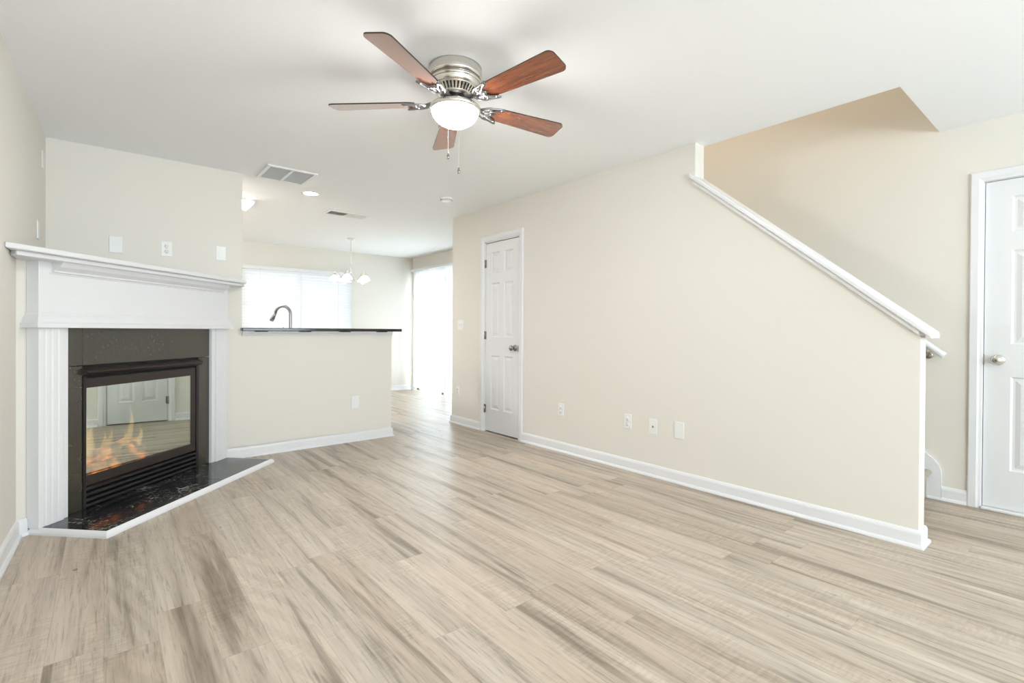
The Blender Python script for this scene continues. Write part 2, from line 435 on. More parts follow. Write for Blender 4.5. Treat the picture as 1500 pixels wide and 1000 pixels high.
# stairwell upstairs
bm = BM(); box(bm, XR, XR+TH, HY0, HY1, H+.28, 4.9); box(bm, XR, XD+.12, HY0-.1, HY0, H+.28, 4.9); box(bm, XR, XD+.12, HY1, HY1+.1, H+.28, 4.9)
struct('wall_stairwell', bm, M['wall'], 'upstairs walls around the stairwell seen through the ceiling opening', 'wall')
bm = BM(); box(bm, XR, XD+.12, HY0-.1, HY1+.1, 4.9, 5.0)
struct('ceiling_stairwell', bm, M['ceil'], 'upstairs ceiling above the stairwell', 'ceiling')
# patio wall
PY0, PY1, PZ = 6.44, 8.24, 2.10
bm = BM(); prism(bm, [(YE, 0), (PY0, 0), (PY0, PZ), (PY1, PZ), (PY1, 0), (YF+.1, 0), (YF+.1, H), (YE, H)], lambda u, v, d: (d, u, v), XE, XE+.12)
struct('wall_kitchen_right', bm, M['wall'], 'beige wall around the patio door in the breakfast area', 'wall')
# far wall with window
WX0, WX1, WZ0, WZ1 = 1.60, 3.275, .98, 2.045
bm = BM(); cells(bm, [-.7, WX0, WX1, XE+.12], [0, WZ0, WZ1, H], lambda x, z: WX0 < x < WX1 and WZ0 < z < WZ1, YF, YF+.12, lambda u, v, d: (u, d, v))
struct('wall_far', bm, M['wall'], 'beige far kitchen wall with the wide blind-covered window', 'wall')
# rear wall with two windows (behind the camera)
RW = [(-.03, 1.47), (2.0, 3.9)]
bm = BM(); cells(bm, [-.8, RW[0][0], RW[0][1], RW[1][0], RW[1][1], XD+.12], [0, .4, 2.3, H],
      lambda x, z: .4 < z < 2.3 and (RW[0][0] < x < RW[0][1] or RW[1][0] < x < RW[1][1]), YR-.1, YR, lambda u, v, d: (u, d, v))
struct('wall_rear', bm, M['wall'], 'rear living room wall with two tall windows behind the viewer', 'wall')

def window(name, x0, x1, z0, z1, y, th, label, mull=1, face=1):
    """window filling a hole in a wall along X; y = room face of the wall"""
    bm = BM(); w = .05
    yy0, yy1 = sorted((y+face*.05, y+face*.09))
    for a0, a1, b0, b1 in ((x0, x1, z0, z0+w), (x0, x1, z1-w, z1), (x0, x0+w, z0, z1), (x1-w, x1, z0, z1)): box(bm, a0, a1, yy0, yy1, b0, b1)
    for i in range(1, mull+1):
        c = x0+(x1-x0)*i/(mull+1); box(bm, c-.025, c+.025, yy0, yy1, z0, z1)
    c = (z0+z1)/2; box(bm, x0, x1, yy0, yy1, c-.018, c+.018)
    o = struct(name, bm, M['trim'], label, 'window')
    bm = BM(); box(bm, x0+w/2, x1-w/2, y+face*.068, y+face*.072, z0+w/2, z1-w/2); obj('window_pane', bm, M['pane'], o)
    bm = BM(); box(bm, x0-.02, x1+.02, *sorted((y-face*.03, y+face*.05)), z0-.025, z0); obj('window_sill', bm, M['trim'], o, .004)
    return o
window('window_1', WX0, WX1, WZ0, WZ1, YF, .12, 'wide white kitchen window in the far wall glowing with daylight', 1, 1)
window('window_2', RW[0][0], RW[0][1], .4, 2.3, YR, .1, 'tall rear window nearest the left wall, behind the viewer', 0, -1)
window('window_3', RW[1][0], RW[1][1], .4, 2.3, YR, .1, 'tall rear double window nearest the entry door, behind the viewer', 1, -1)

# baseboards ------------------------------------------------------------
BP = [(0, 0), (.027, 0), (.026, .008), (.021, .016), (.014, .019), (.014, .070), (.011, .080), (.006, .088), (0, .090)]
def baseboard(name, path, label):
    bm = BM(); sweep(bm, path, BP)
    return struct(name, bm, M['trim'], label, 'baseboard')
baseboard('baseboard_left', [(pL[0]+.02, pL[1]+.02), (pL[0]-.0, pL[1]+.0), (xl(YR), YR)][::-1] if 0 else [DG(2.372, ND, 0)[:2], (pL[0], pL[1]), (xl(YR)+.0, YR)][::1], 'white baseboard on the left wall wrapping to the fireplace corner')
baseboard('baseboard_back', [(2.31, YB+TH), (2.31, YB), DG(3.872, ND, 0)[:2]], 'white baseboard along the half wall under the bar')
baseboard('baseboard_stairs', [(XR+TH, YS+.12), (XR+TH, YS), (XR, YS), (XR, 3.751)], 'white baseboard along the long stair wall, wrapping its open end')
baseboard('baseboard_closet', [(XR, 4.469), (XR, YE), (XE, YE)], 'short white baseboard between the closet door and the kitchen')
baseboard('baseboard_right', [(XD, .599), (XD, .724)][::1], 'short white baseboard between the entry door casing and the stair skirt')
baseboard('baseboard_far', [(XE, YE), (XE, PY0)], 'white baseboard beside the patio door')
baseboard('baseboard_kitchen', [(XE, PY1+.01), (XE, YF), (-.4, YF)], 'white baseboard along the far kitchen wall')
baseboard('baseboard_entry', [(XD, YR), (XD, EY0-.064)], 'white baseboard beyond the entry door')
# orientation fixes are handled by path direction (room on the left of travel)

# ------------------------------------------------------------------ doors
def panel_door(bm, w, h, rows, cols=2, st=.11, mid=.09, rails=(.10, .09, .2), x_from=0, th=.035, T=lambda x, y, z: (x, y, z)):
    """door leaf local: x 0..w, front at y=0 (towards -y), thickness behind, z 0..h; rows=[(z0,z1)...]"""
    pw = (w-2*st-(cols-1)*mid)/cols
    xs = [0]; 
    for c in range(cols): xs += [st+c*(pw+mid), st+c*(pw+mid)+pw]
    xs.append(w); zs = [0]
    for z0, z1 in rows: zs += [z0, z1]
    zs.append(h)
    def q(pts): bm.faces.new([bm.verts.new(T(*p)) for p in pts])
    for i in range(len(xs)-1):
        for j in range(len(zs)-1):
            x0, x1, z0, z1 = xs[i], xs[i+1], zs[j], zs[j+1]
            if i % 2 == 1 and j % 2 == 1:
                L = [(0, 0), (.010, .009), (.022, .009), (.045, .002)]
                loops = [[(x0+d, y_, z0+d), (x1-d, y_, z0+d), (x1-d, y_, z1-d), (x0+d, y_, z1-d)] for d, y_ in L]
                for A, B in zip(loops[:-1], loops[1:]):
                    for k_ in range(4): q([A[k_], A[(k_+1) % 4], B[(k_+1) % 4], B[k_]])
                q(loops[-1])
            else: q([(x0, 0, z0), (x1, 0, z0), (x1, 0, z1), (x0, 0, z1)])
    for pts in ([(0, 0, 0), (0, th, 0), (0, th, h), (0, 0, h)], [(w, 0, 0), (w, th, 0), (w, th, h), (w, 0, h)], [(0, 0, h), (w, 0, h), (w, th, h), (0, th, h)],
                [(0, 0, 0), (w, 0, 0), (w, th, 0), (0, th, 0)], [(0, th, 0), (w, th, 0), (w, th, h), (0, th, h)]): q(pts)
    bmesh.ops.remove_doubles(bm, verts=bm.verts[:], dist=1e-5)
ROWS = [(.24, .82), (1.02, 1.60), (1.71, 1.93)]
def casing(bm, Tf, y0, y1, z, w=.064, t_=.018):
    """three-sided door casing in (y, z) of a wall; Tf(y, z, d) -> xyz, d = distance out of the wall"""
    prof = [(0, 0), (0, t_*.55), (w*.2, t_*.7), (w*.35, t_), (w*.9, t_), (w, t_*.7), (w, 0)]
    P = [(y0, 0), (y0, z), (y1, z), (y1, 0)]
    def ring(i):
        y, zz = P[i]; sy = -1 if i < 2 else 1; 
        if i in (0, 3): return [Tf(y+sy*o, 0, d) for o, d in prof]
        return [Tf(y+sy*o, zz+o, d) for o, d in prof]
    R_ = [[bm.verts.new(p) for p in ring(i)] for i in range(4)]
    for A, B in zip(R_[:-1], R_[1:]):
        for j in range(len(prof)-1): bm.faces.new((A[j], A[j+1], B[j+1], B[j]))
    bm.faces.new(R_[0]); bm.faces.new(R_[3][::-1])
def jamb(bm, x0, x1, y0, y1, z, t_=.012):
    box(bm, x0, x1, y0, y0+t_, 0, z); box(bm, x0, x1, y1-t_, y1, 0, z); box(bm, x0, x1, y0, y1, z-t_, z)
def knob(name, parent, x, y, z, sgn=-1, mtl='nickel_dark', keyed=False):
    bm = BM()
    lathe(bm, [(0.0005, 0), (.033, 0), (.033, .004), (.028, .009), (.014, .012), (.012, .030), (.020, .036), (.027, .046), (.0275, .056), (.022, .065), (.010, .069), (.0005, .0695)],
          (0, 0, 0), 28, 'X', mtx=Matrix.Translation((x, y, z)) @ Matrix.Scale(sgn, 4, (1, 0, 0)))
    o = obj(name, bm, M[mtl], parent)
    return o
# closet door
LX = XR+.006
bm = BM(); W_ = DY1-DY0-.030; 
panel_door(bm, W_, 2.035, ROWS, st=.095, mid=.075, T=lambda x, y, z: (LX+y, DY1-.015-x, z+.012))
d1 = struct('door_1', bm, M['door'], 'narrow white six-panel closet door in the long wall', 'door')
bm = BM(); casing(bm, lambda y, z, d: (XR-d, y, z), DY0, DY1, DZ); obj('door_casing', bm, M['trim'], d1)
bm = BM(); jamb(bm, XR+.001, XR+TH-.001, DY0, DY1, DZ-.001, .011); obj('door_jamb', bm, M['trim'], d1)
knob('door_knob', d1, LX, 3.884, .925)
bm = BM(); box(bm, LX-.002, LX+.001, DY0+.016, DY0+.028, .89, .95); obj('strike_plate', bm, M['nickel_dark'], d1)
for z in (.25, 1.05, 1.83):
    bm = BM(); lathe(bm, [(.0004, -.045), (.006, -.045), (.006, .045), (.0004, .045)], (XR-.002, DY1-.006, z), 12)
    box(bm, XR-.001, XR+.004, DY1-.030, DY1-.006, z-.043, z+.043); obj('hinge', bm, M['nickel_dark'], d1)
# entry door
bm = BM(); W2 = EY1-EY0-.012; LD = XD+.012
panel_door(bm, W2, 2.035, ROWS, st=.12, mid=.10, th=.04, T=lambda x, y, z: (LD+y, EY1-.006-x, z+.016))
d2 = struct('door_2', bm, M['door'], 'white six-panel entry door at the far right with a nickel knob', 'door')
bm = BM(); casing(bm, lambda y, z, d: (XD-d, y, z), EY0, EY1, EZ); obj('door_casing', bm, M['trim'], d2)
bm = BM(); jamb(bm, XD+.055, XD+.119, EY0, EY1, EZ-.001, .02); box(bm, XD+.001, XD+.119, EY0, EY0+.004, 0, EZ-.001); box(bm, XD+.001, XD+.119, EY1-.003, EY1, 0, EZ-.001); box(bm, XD+.001, XD+.119, EY0, EY1, EZ-.004, EZ-.001)
obj('door_jamb', bm, M['trim'], d2)
bm = BM(); box(bm, XD-.03, XD+.11, EY0+.002, EY1-.002, 0, .014); obj('threshold', bm, M['trim'], d2, .004)
kn = knob('door_knob', d2, LD, .464, .938, -1, 'nickel')
bm = BM(); lathe(bm, [(.0004, 0), (.008, 0), (.008, .004), (.0004, .004)], (LD-.0735, .464, .938), 16, 'X'); obj('keyhole', bm, M['nickel_dark'], kn)
bm = BM(); box(bm, XD+.004, XD+.0115, EY1-.0075, EY1-.0032, .905, .97); obj('strike_plate', bm, M['nickel_dark'], d2)
# patio door
bm = BM(); X0, X1 = XE+.04, XE+.08
for y0, y1 in ((PY0, (PY0+PY1)/2+.03), ((PY0+PY1)/2-.03, PY1)):
    for q in ((y0, y1, 0, .09), (y0, y1, PZ-.07, PZ), (y0, y0+.06, 0, PZ), (y1-.06, y1, 0, PZ)): box(bm, X0, X1, *q)
d3 = struct('door_3', bm, M['trim'], 'sliding glass patio door in the breakfast area flooded with daylight', 'door')
bm = BM(); box(bm, XE+.058, XE+.062, PY0+.03, PY1-.03, .05, PZ-.04); obj('glass_pane', bm, M['pane'], d3)
# vertical blind over it
vb = thing('vertical_blind', 'white vertical blind hanging over the bright patio door', 'blind', (XE-.05, 7.3, 2.2))
bm = BM(); box(bm, -.045, .045, -.93, .98, -.03, .012); obj('headrail', bm, M['trim'], vb, .006)
bm = BM(); random.seed(3)
for i in range(22):
    y = -.90+i*.0855; an = math.radians(84+random.uniform(-4, 4)); c, s = math.cos(an), math.sin(an); hw = .044
    A = [(-c*hw, y-s*hw), (.006*s, y-.006*c), (c*hw, y+s*hw)]
    vs = [[bm.verts.new((p[0], p[1], z)) for z in (-.03, -2.15)] for p in A]
    for p, q in zip(vs[:-1], vs[1:]): bm.faces.new((p[0], q[0], q[1], p[1]))
o = obj('vanes', bm, M['slat'], vb)
sm = o.modifiers.new('thick', 'SOLIDIFY'); sm.thickness = .0012
# kitchen horizontal blind
hb = thing('window_blind', 'white horizontal slat blind closed over the kitchen window', 'blind', ((WX0+WX1)/2, YF-.035, WZ1+.02))
bw = (WX1-WX0)/2+.01
bm = BM(); box(bm, -bw, bw, -.03, .03, -.045, .01); obj('headrail', bm, M['trim'], hb, .004)
bm = BM(); z = -.07
while z > WZ0-WZ1-.02:
    an = math.radians(64); hw = .025
    v = [bm.verts.new((sx*bw, k_*hw*math.cos(an), z+k_*hw*math.sin(an))) for sx, k_ in ((-1, -1), (1, -1), (1, 1), (-1, 1))]
    bm.faces.new(v); z -= .046
o = obj('slats', bm, M['slat_wood'], hb); sm = o.modifiers.new('thick', 'SOLIDIFY'); sm.thickness = .0025
bm = BM(); box(bm, -bw, bw, -.02, .02, WZ0-WZ1-.045, WZ0-WZ1-.02); obj('bottom_rail', bm, M['trim'], hb, .004)
for sx in (-.6, 0, .6):
    bm = BM(); box(bm, sx-.002, sx+.002, -.028, -.026, WZ0-WZ1-.03, -.04); obj('ladder_cord', bm, M['trim'], hb)

# ------------------------------------------------------------------ stair parts
SL = (2.177-1.104)/(1.91-.623)
# cap on the sloping wall
def capz(y): return 1.104 + (y-.623)*SL
bm = BM()
y0, y1 = .585, 1.93
for (xa, xb, dz0, dz1) in ((XR-.036, XR+TH+.036, .000, .034), (XR-.020, XR+TH+.020, -.030, .002)):
    dz = .0
    P = [(y0 if dz0 >= 0 else y0+.05, capz(y0 if dz0 >= 0 else y0+.05)+dz0), (y1 if dz0>=0 else y1-.02, capz(y1 if dz0>=0 else y1-.02)+dz0), (y1 if dz0>=0 else y1-.02, capz(y1 if dz0>=0 else y1-.02)+dz1), (y0 if dz0 >= 0 else y0+.05, capz(y0 if dz0 >= 0 else y0+.05)+dz1)]
    # square the lower end horizontally
    prism(bm, P, lambda u, v, d: (d, u, v), xa, xb)
# keep the cap clear of the full-height wall: notch by moving inner verts is not needed as it overlaps only as trim
capobj = obj('trim_1', bm, M['trim'], None, .007, 3)
tag(capobj, 'white sloping wood cap on top of the stair half wall', 'trim', None, 'structure')
# handrail
hr = thing('handrail', 'short visible end of the white wooden handrail on the stairwell wall', 'handrail', (4.22, .72, .96))
bm = BM(); pts = [(4.22, .705, .955), (4.22, .73, .972)] + [(4.22, .73+k_*.3, .972+k_*.3*SL) for k_ in (1, 4, 8, 11)]
tube(bm, [(p[0]-4.22, p[1]-.72, p[2]-.96) for p in pts], .021, 16); obj('rail', bm, M['trim'], hr)
for yy in (.80, 2.3, 3.6):
    zz = .972+(yy-.73)*SL
    bm = BM(); tube(bm, [(0, yy-.72, zz-.96-.018), (.0, yy-.72, zz-.96-.05), (.04, yy-.72, zz-.96-.075), (XD-4.22-.002, yy-.72, zz-.96-.075)], .006, 10)
    lathe(bm, [(.0004, 0), (.024, 0), (.024, .005), (.0004, .005)], (XD-4.22-.006, yy-.72, zz-.96-.075), 18, 'X'); obj('bracket', bm, M['nickel_dark'], hr)
# stairs
st = thing('staircase', 'carpeted stairs rising behind the sloping wall, bottom step edge just visible', 'stairs', (3.8, .8, 0))
tag(st, kind='structure')
RI, RU = .19, .2277
for i in range(13):
    bm = BM(); ya = .80+i*RU; z1 = (i+1)*RI
    P = [(ya, 0 if i == 0 else (i)*RI-.01), (ya+RU+.02, 0 if i == 0 else i*RI-.01), (ya+RU+.02, z1), (ya-.012, z1), (ya-.026, z1-.010), (ya-.028, z1-.024), (ya-.018, z1-.036), (ya, z1-.04)]
    prism(bm, P, lambda u, v, d: (d-3.8, u-.8, v), XR+TH+.001, XD-.017)
    obj('step', bm, M['carpet'], st, .004)
bm = BM(); prism(bm, [(1.03, 0), (3.76, 0), (3.76, 2.27)], lambda u, v, d: (d-3.8, u-.8, v), XR+TH+.002, XD-.02); obj('stair_base', bm, M['shade_black'], st)
# skirt board on the stair wall
bm = BM()
pts = [(.725, 0), (.725, .185), (.735, .222), (.760, .258), (.80, .292)] + [(.80+d, .292+d*SL) for d in (.3, 3.0)] + [(3.82, 2.53), (4.0, 2.53), (4.0, 2.2), (1.1, 0)]
prism(bm, pts, lambda u, v, d: (d, u, v), XD-.016, XD+.0)
struct('trim_2', bm, M['trim'], 'white curved skirt board at the foot of the stairs against the right wall', 'trim')
bm = BM(); sweep(bm, [(XD-.016, .725), (XD-.016, .797)], [(0, 0), (.012, 0), (.011, .008), (.006, .013), (0, .015)])
struct('trim_3', bm, M['trim'], 'thin shoe moulding at the base of the stair skirt', 'trim')

# ------------------------------------------------------------------ fireplace
def dbox(bm, s0, s1, n0, n1, z0, z1, mi=0):
    vs = box(bm, s0, s1, n0, n1, z0, z1, mi)
    for v in vs: v.co = Vector(DG(v.co.x, v.co.y, v.co.z))
SC0 = 3.125
FP0 = DG(SC0, -2.79, 0)
mt = thing('fireplace_mantel', 'white wooden mantel surround framing the corner fireplace', 'mantel', FP0)
def mobj(name, bm, m, parent=mt, bevel=.003, root=FP0):
    bmesh.ops.translate(bm, verts=bm.verts[:], vec=-Vector(root)); return obj(name, bm, m, parent, bevel)
# shelf (two layers) reaching both walls
def shelf(bm, n, z0, z1, xr, slx=0):
    # left end on the left wall
    c = n/R2; xx = -.36
    for _ in range(20): xx = xl(xx-c)
    L = (xx+.002+slx, xx-c+.0+slx); Rt = (xr, xr-c)
    prism(bm, [L, Rt, (xr, YB-.001), (xl(YB)+.002, YB-.001), (xl(L[1]+.05)+.003, L[1]+.05)], lambda u, v, d: (u, v, d), z0, z1)
bm = BM(); shelf(bm, -2.62, 1.480, 1.508, .921); shelf(bm, -2.655, 1.456, 1.481, .908, .03)
mobj('shelf', bm, M['trim'], bevel=.006)
# crown below the shelf
bm = BM()
prof = [(-2.756, 1.400), (-2.742, 1.402), (-2.738, 1.412), (-2.728, 1.418), (-2.705, 1.430), (-2.690, 1.447), (-2.686, 1.457), (-2.756, 1.457)]
prism(bm, prof, lambda u, v, d: DG(d, u, v), 2.44, 3.81); mobj('crown_moulding', bm, M['trim'], bevel=0)
bm = BM(); dbox(bm, 2.374, 3.876, -2.829, -2.755, 1.10, 1.4565)
prism(bm, [(-2.756, 1.390), (-2.749, 1.392), (-2.749, 1.400), (-2.756, 1.401)], lambda u, v, d: DG(d, u, v), 2.43, 3.82)
mobj('frieze', bm, M['trim'])
# lower moulding wrapping the box
bm = BM()
prof = [(0, 1.100), (.030, 1.100), (.030, 1.125), (.024, 1.131), (.020, 1.145), (.014, 1.160), (.006, 1.172), (.004, 1.182), (0, 1.184)]
path = [DG(2.374, -2.829, 0)[:2], DG(2.374, -2.755, 0)[:2], DG(3.876, -2.755, 0)[:2], DG(3.876, -2.829, 0)[:2]]
sweep(bm, path[::-1], prof); mobj('frieze_moulding', bm, M['trim'], bevel=0)
for s0, s1, inn in ((2.374, 2.545, 1), (3.705, 3.876, -1)):
    bm = BM()
    # fluted pilaster: board with inner thinner strip and shallow flutes
    a0, a1 = (s0, s1-.035) if inn == 1 else (s0+.035, s1)
    w = a1-a0; prof = [(a0, -2.829), (a0, -2.755)]
    for j in range(3):
        c = a0+w*(j+1)/4; prof += [(c-.008, -2.755), (c-.005, -2.7568), (c+.005, -2.7568), (c+.008, -2.755)]
    prof += [(a1, -2.755), (a1, -2.829)]
    prism(bm, prof, lambda u, v, d: DG(u, v, d), .03, 1.10)
    if inn == 1: dbox(bm, a1, s1, -2.829, -2.768, .03, 1.10)
    else: dbox(bm, s0, a0, -2.829, -2.768, .03, 1.10)
    mobj('pilaster', bm, M['trim'], bevel=.002)
# slate surround
SS0, SS1, ST = 2.545, 3.705, 1.10
fs = thing('fireplace_surround', 'black slate tile surround inside the white mantel', 'surround', FP0)
OP = (2.650, 3.585, .88)       # opening for the insert
bm = BM()
dbox(bm, SS0, OP[0], -2.829, -2.79, .031, OP[2]-.003); mobj('tile', bm, M['slate'], fs, .0015)
bm = BM(); dbox(bm, OP[1], SS1, -2.829, -2.79, .031, OP[2]-.003); mobj('tile', bm, M['slate'], fs, .0015)
bm = BM(); dbox(bm, SS0, OP[0], -2.829, -2.79, OP[2], ST); mobj('tile', bm, M['slate'], fs, .0015)
bm = BM(); dbox(bm, OP[0]+.0015, SS1, -2.829, -2.79, OP[2], ST); mobj('tile', bm, M['slate'], fs, .0015)
# insert
fi = thing('gas_fireplace', 'black metal gas fireplace insert with a reflective glass front', 'fireplace', FP0)
bm = BM()  # outer frame
dbox(bm, OP[0], OP[0]+.018, -2.829, -2.783, .0305, .815); mobj('side_rail', bm, M['black_metal'], fi, .002)
bm = BM(); dbox(bm, OP[1]-.028, OP[1], -2.829, -2.783, .0305, .815); mobj('side_rail', bm, M['black_metal'], fi, .002)
bm = BM()  # hood
prism(bm, [(-2.829, .822), (-2.772, .822), (-2.750, .838), (-2.750, .846), (-2.779, .862), (-2.829, .866)], lambda u, v, d: DG(d, u, v), OP[0]-.004, OP[1]+.004)
mobj('hood', bm, M['dark_bronze'], fi, .0015)
bm = BM(); dbox(bm, OP[0], OP[1], -2.829, -2.80, .862, .880); dbox(bm, OP[0], OP[1], -2.829, -2.80, .80, .823); mobj('hood_gap_shade', bm, M['shade_black'], fi, 0)  # solid black strips painted as the shade above and below the hood
G0, G1, GZ0, GZ1 = 2.672, 3.512, .225, .745
bm = BM(); cells(bm, [OP[0]+.014, G0, G1, OP[1]-.034], [.165, GZ0, GZ1, .803], lambda s, z: G0 < s < G1 and GZ0 < z < GZ1, -2.796, -2.786, lambda u, v, d: DG(u, d, v))
mobj('door_frame', bm, M['dark_bronze'], fi, .003)
bm = BM(); dbox(bm, G0-.006, G1+.006, -2.808, -2.804, GZ0-.004, GZ1+.004)
gc = Vector(DG((G0+G1)/2, -2.806, 0)); bmesh.ops.rotate(bm, verts=bm.verts[:], cent=gc, matrix=Matrix.Rotation(math.radians(-1.5), 3, 'Z'))
mobj('glass', bm, M['fireglass'], fi, 0)
bm = BM()
for z in (.045, .078, .111, .144):
    prism(bm, [(-2.82, z-.010), (-2.792, z-.012), (-2.784, z-.006), (-2.784, z+.004), (-2.796, z+.012), (-2.82, z+.008)], lambda u, v, d: DG(d, u, v), OP[0]+.018, OP[1]-.028)
mobj('louvre', bm, M['black_metal'], fi, .0015)
bm = BM(); dbox(bm, OP[0]+.01, OP[1]-.02, -2.845, -2.825, .03, .165); mobj('louvre_back', bm, M['shade_black'], fi, 0)
# firebox interior
bm = BM(); q0, q1 = 2.668, 3.572; b0, b1 = 2.80, 3.44; nb = -3.22
P = [(q0, -2.83), (q0+.006, -2.83), (b0+.006, nb+.006), (b1-.006, nb+.006), (q1-.006, -2.83), (q1, -2.83), (b1, nb), (b0, nb)]
prism(bm, P, lambda u, v, d: DG(u, v, d), .17, .79); prism(bm, [(q0, -2.829), (q1, -2.829), (b1, nb), (b0, nb)], lambda u, v, d: DG(u, v, d), .155, .17)
prism(bm, [(q0, -2.829), (q1, -2.829), (b1, nb), (b0, nb)], lambda u, v, d: DG(u, v, d), .785, .795)
mobj('firebox', bm, mat('firebox_lining', (.10, .095, .085), .9), fi, 0)
# logs
def log_obj(p0, p1, rad, label, seed):
    rnd = random.Random(seed); n = 9; A = Vector(DG(*p0)); B = Vector(DG(*p1)); c = (A+B)/2
    bm = BM(); pts = []; rr = []
    for i in range(n):
        f = i/(n-1); pts.append(A.lerp(B, f)-c+Vector((rnd.uniform(-.006, .006), rnd.uniform(-.006, .006), rnd.uniform(-.005, .005)))); rr.append(rad*(1+rnd.uniform(-.14, .14)))
    tube(bm, pts, rr, 14)
    for v in bm.verts: v.co += Vector((rnd.uniform(-1, 1), rnd.uniform(-1, 1), rnd.uniform(-1, 1)))*.003
    o = obj('log', bm, M['log'], None); o.location = c
    return tag(o, label, 'log', 'ceramic logs in the gas fire')
log_obj((2.70, -2.92, .212), (3.25, -2.90, .212), .040, 'front glowing log lying lowest behind the fireplace glass', 1)
log_obj((2.78, -3.06, .215), (3.34, -3.04, .215), .042, 'rear log lying at the back of the firebox', 2)
log_obj((2.80, -2.97, .275), (3.22, -3.03, .300), .032, 'upper log lying across the two bottom logs', 3)
log_obj((3.05, -2.90, .275), (3.30, -3.06, .283), .026, 'short right-hand log crossing the top of the pile', 4)
# flames
bm = BM(); rnd = random.Random(5)
for s, n, h, w in ((2.78, -2.98, .20, .030), (2.84, -2.96, .27, .034), (2.90, -3.00, .24, .036), (2.97, -2.97, .16, .028), (3.04, -3.0, .18, .024), (3.12, -2.97, .15, .022), (3.20, -3.0, .31, .022), (3.27, -2.99, .16, .018), (2.74, -2.93, .08, .03), (2.86, -2.875, .07, .032), (2.96, -2.875, .06, .03)):
    z0 = .262 if n < -2.9 else .205
    pts = []; rr = []
    for i in range(9):
        f = i/8; pts.append(Vector(DG(s+.012*math.sin(f*7+s*9)*f, n+.008*math.sin(f*5+n*30), z0+h*f))); rr.append(max(.0012, w*(math.sin(PI*min(1, f*.9+.22)))**.8*(1-f*.55)))
    tube(bm, pts, rr, 12, caps=False)
fl = obj('fire', bm, M['flame'], None, loc=DG(3.0, -2.96, .262)); tag(fl, 'orange gas flames licking over the logs behind the glass', 'fire', None, 'stuff')
# hearth
he = thing('hearth', 'flat black marble hearth slab on the floor with white edge trim', 'hearth', DG(SC0, -2.6, 0))
HR = DG(SC0, -2.6, 0)
bm = BM(); dbox(bm, 2.386, 3.30, -2.83, -2.372, 0, .030); dbox(bm, 3.302, 3.868, -2.83, -2.372, 0, .030); mobj('slab', bm, M['marble'], he, .0015, HR)
bm = BM(); path = [DG(2.386, -2.812, 0)[:2], DG(2.386, -2.372, 0)[:2], DG(3.868, -2.372, 0)[:2], DG(3.868, -2.80, 0)[:2]]
sweep(bm, path[::-1], [(0, 0), (.021, 0), (.0205, .012), (.016, .022), (.008, .030), (0, .0325)]); mobj('edge_trim', bm, M['trim'], he, 0, HR)

# ------------------------------------------------------------------ bar and kitchen
bar = thing('bar_counter', 'narrow black granite bar top on the half wall', 'counter', (1.6, YB, 1.072))
bm = BM(); box(bm, .916-.012-1.6, 2.385-1.6, -.085, .20, .012, .040); obj('countertop', bm, M['granite'], bar, .005)
bm = BM(); sweep(bm, [(2.31-1.6, -.002), (.918-1.6, -.002)], [(-.001, -.030), (.010, -.030), (.016, -.018), (.030, -.006), (.036, .011), (-.001, .011)][::1]); 
obj('apron_moulding', bm, M['trim'], bar)
for x in (1.056, 1.425, 1.797, 2.176):
    bm = BM(); box(bm, x-.05-1.6, x+.05-1.6, -.080, -.02, .0055, .0118); obj('support_bracket', bm, M['black_metal'], bar, .002)
# kitchen base cabinets and worktop behind the half wall
kc = thing('kitchen_cabinet', 'white sink base cabinet hidden behind the bar half wall', 'cabinet', (1.4, 5.2, 0))
bm = BM(); box(bm, -.9, .9, -.295, .28, .1, .87); box(bm, -.9, .9, -.295, .22, 0, .1); obj('body', bm, M['trim'], kc)
for i in range(4):
    bm = BM(); box(bm, -.89+i*.445, -.89+i*.445+.435, .281, .30, .12, .86); d = obj('door', bm, M['door'], kc, .004)
    bm = BM(); lathe(bm, [(.0004, 0), (.006, 0), (.006, .015), (.014, .02), (.014, .028), (.0004, .03)], (-.89+i*.445+.4, .30, .75), 16, 'Y'); obj('knob', bm, M['nickel_dark'], d)
bm = BM(); cells(bm, [.48, 1.02, 1.76, 2.32], [4.903, 5.10, 5.44, 5.52], lambda x, y: 1.02 < x < 1.76 and 5.10 < y < 5.44, .871, .905)
tag(obj('worktop', bm, M['granite'], None, .003), 'black granite kitchen worktop at sink level behind the bar', 'worktop')
bm = BM(); cells(bm, [1.03, 1.04, 1.75, 1.755], [5.105, 5.115, 5.43, 5.435], lambda x, y: 1.04 < x < 1.75 and 5.115 < y < 5.43, .72, .8695); box(bm, 1.03, 1.755, 5.105, 5.435, .715, .722)
tag(obj('kitchen_sink', bm, M['chrome'], None), 'stainless steel sink bowl set in the worktop behind the bar', 'sink')
# faucet
fx, fy, fz = 1.385, 5.05, .906
fa = thing('kitchen_faucet', 'chrome gooseneck kitchen faucet rising above the bar', 'faucet', (fx, fy, fz))
dv = Vector((-.62, .78, 0))
bm = BM(); lathe(bm, [(.0005, 0), (.028, 0), (.028, .006), (.019, .012), (.018, .05), (.0005, .05)], (0, 0, 0), 24)
pts = [(0, 0, .04), (0, 0, .18), (0, 0, .30)]; RA = .085
for i in range(1, 15):
    an = PI*.94*i/14; pts.append(tuple(dv*(RA-RA*math.cos(an)) + Vector((0, 0, .335+RA*math.sin(an)))))
tube(bm, pts, .0145, 14); obj('spout', bm, M['steel'], fa)
e = Vector(pts[-1]); dd = (Vector(pts[-1])-Vector(pts[-2])).normalized(); dd = (dd+dv*.25).normalized()
bm = BM(); tube(bm, [e-dd*.005, e+dd*.03, e+dd*.06, e+dd*.085], [.015, .0165, .021, .018], 16); obj('spray_head', bm, M['steel'], fa)
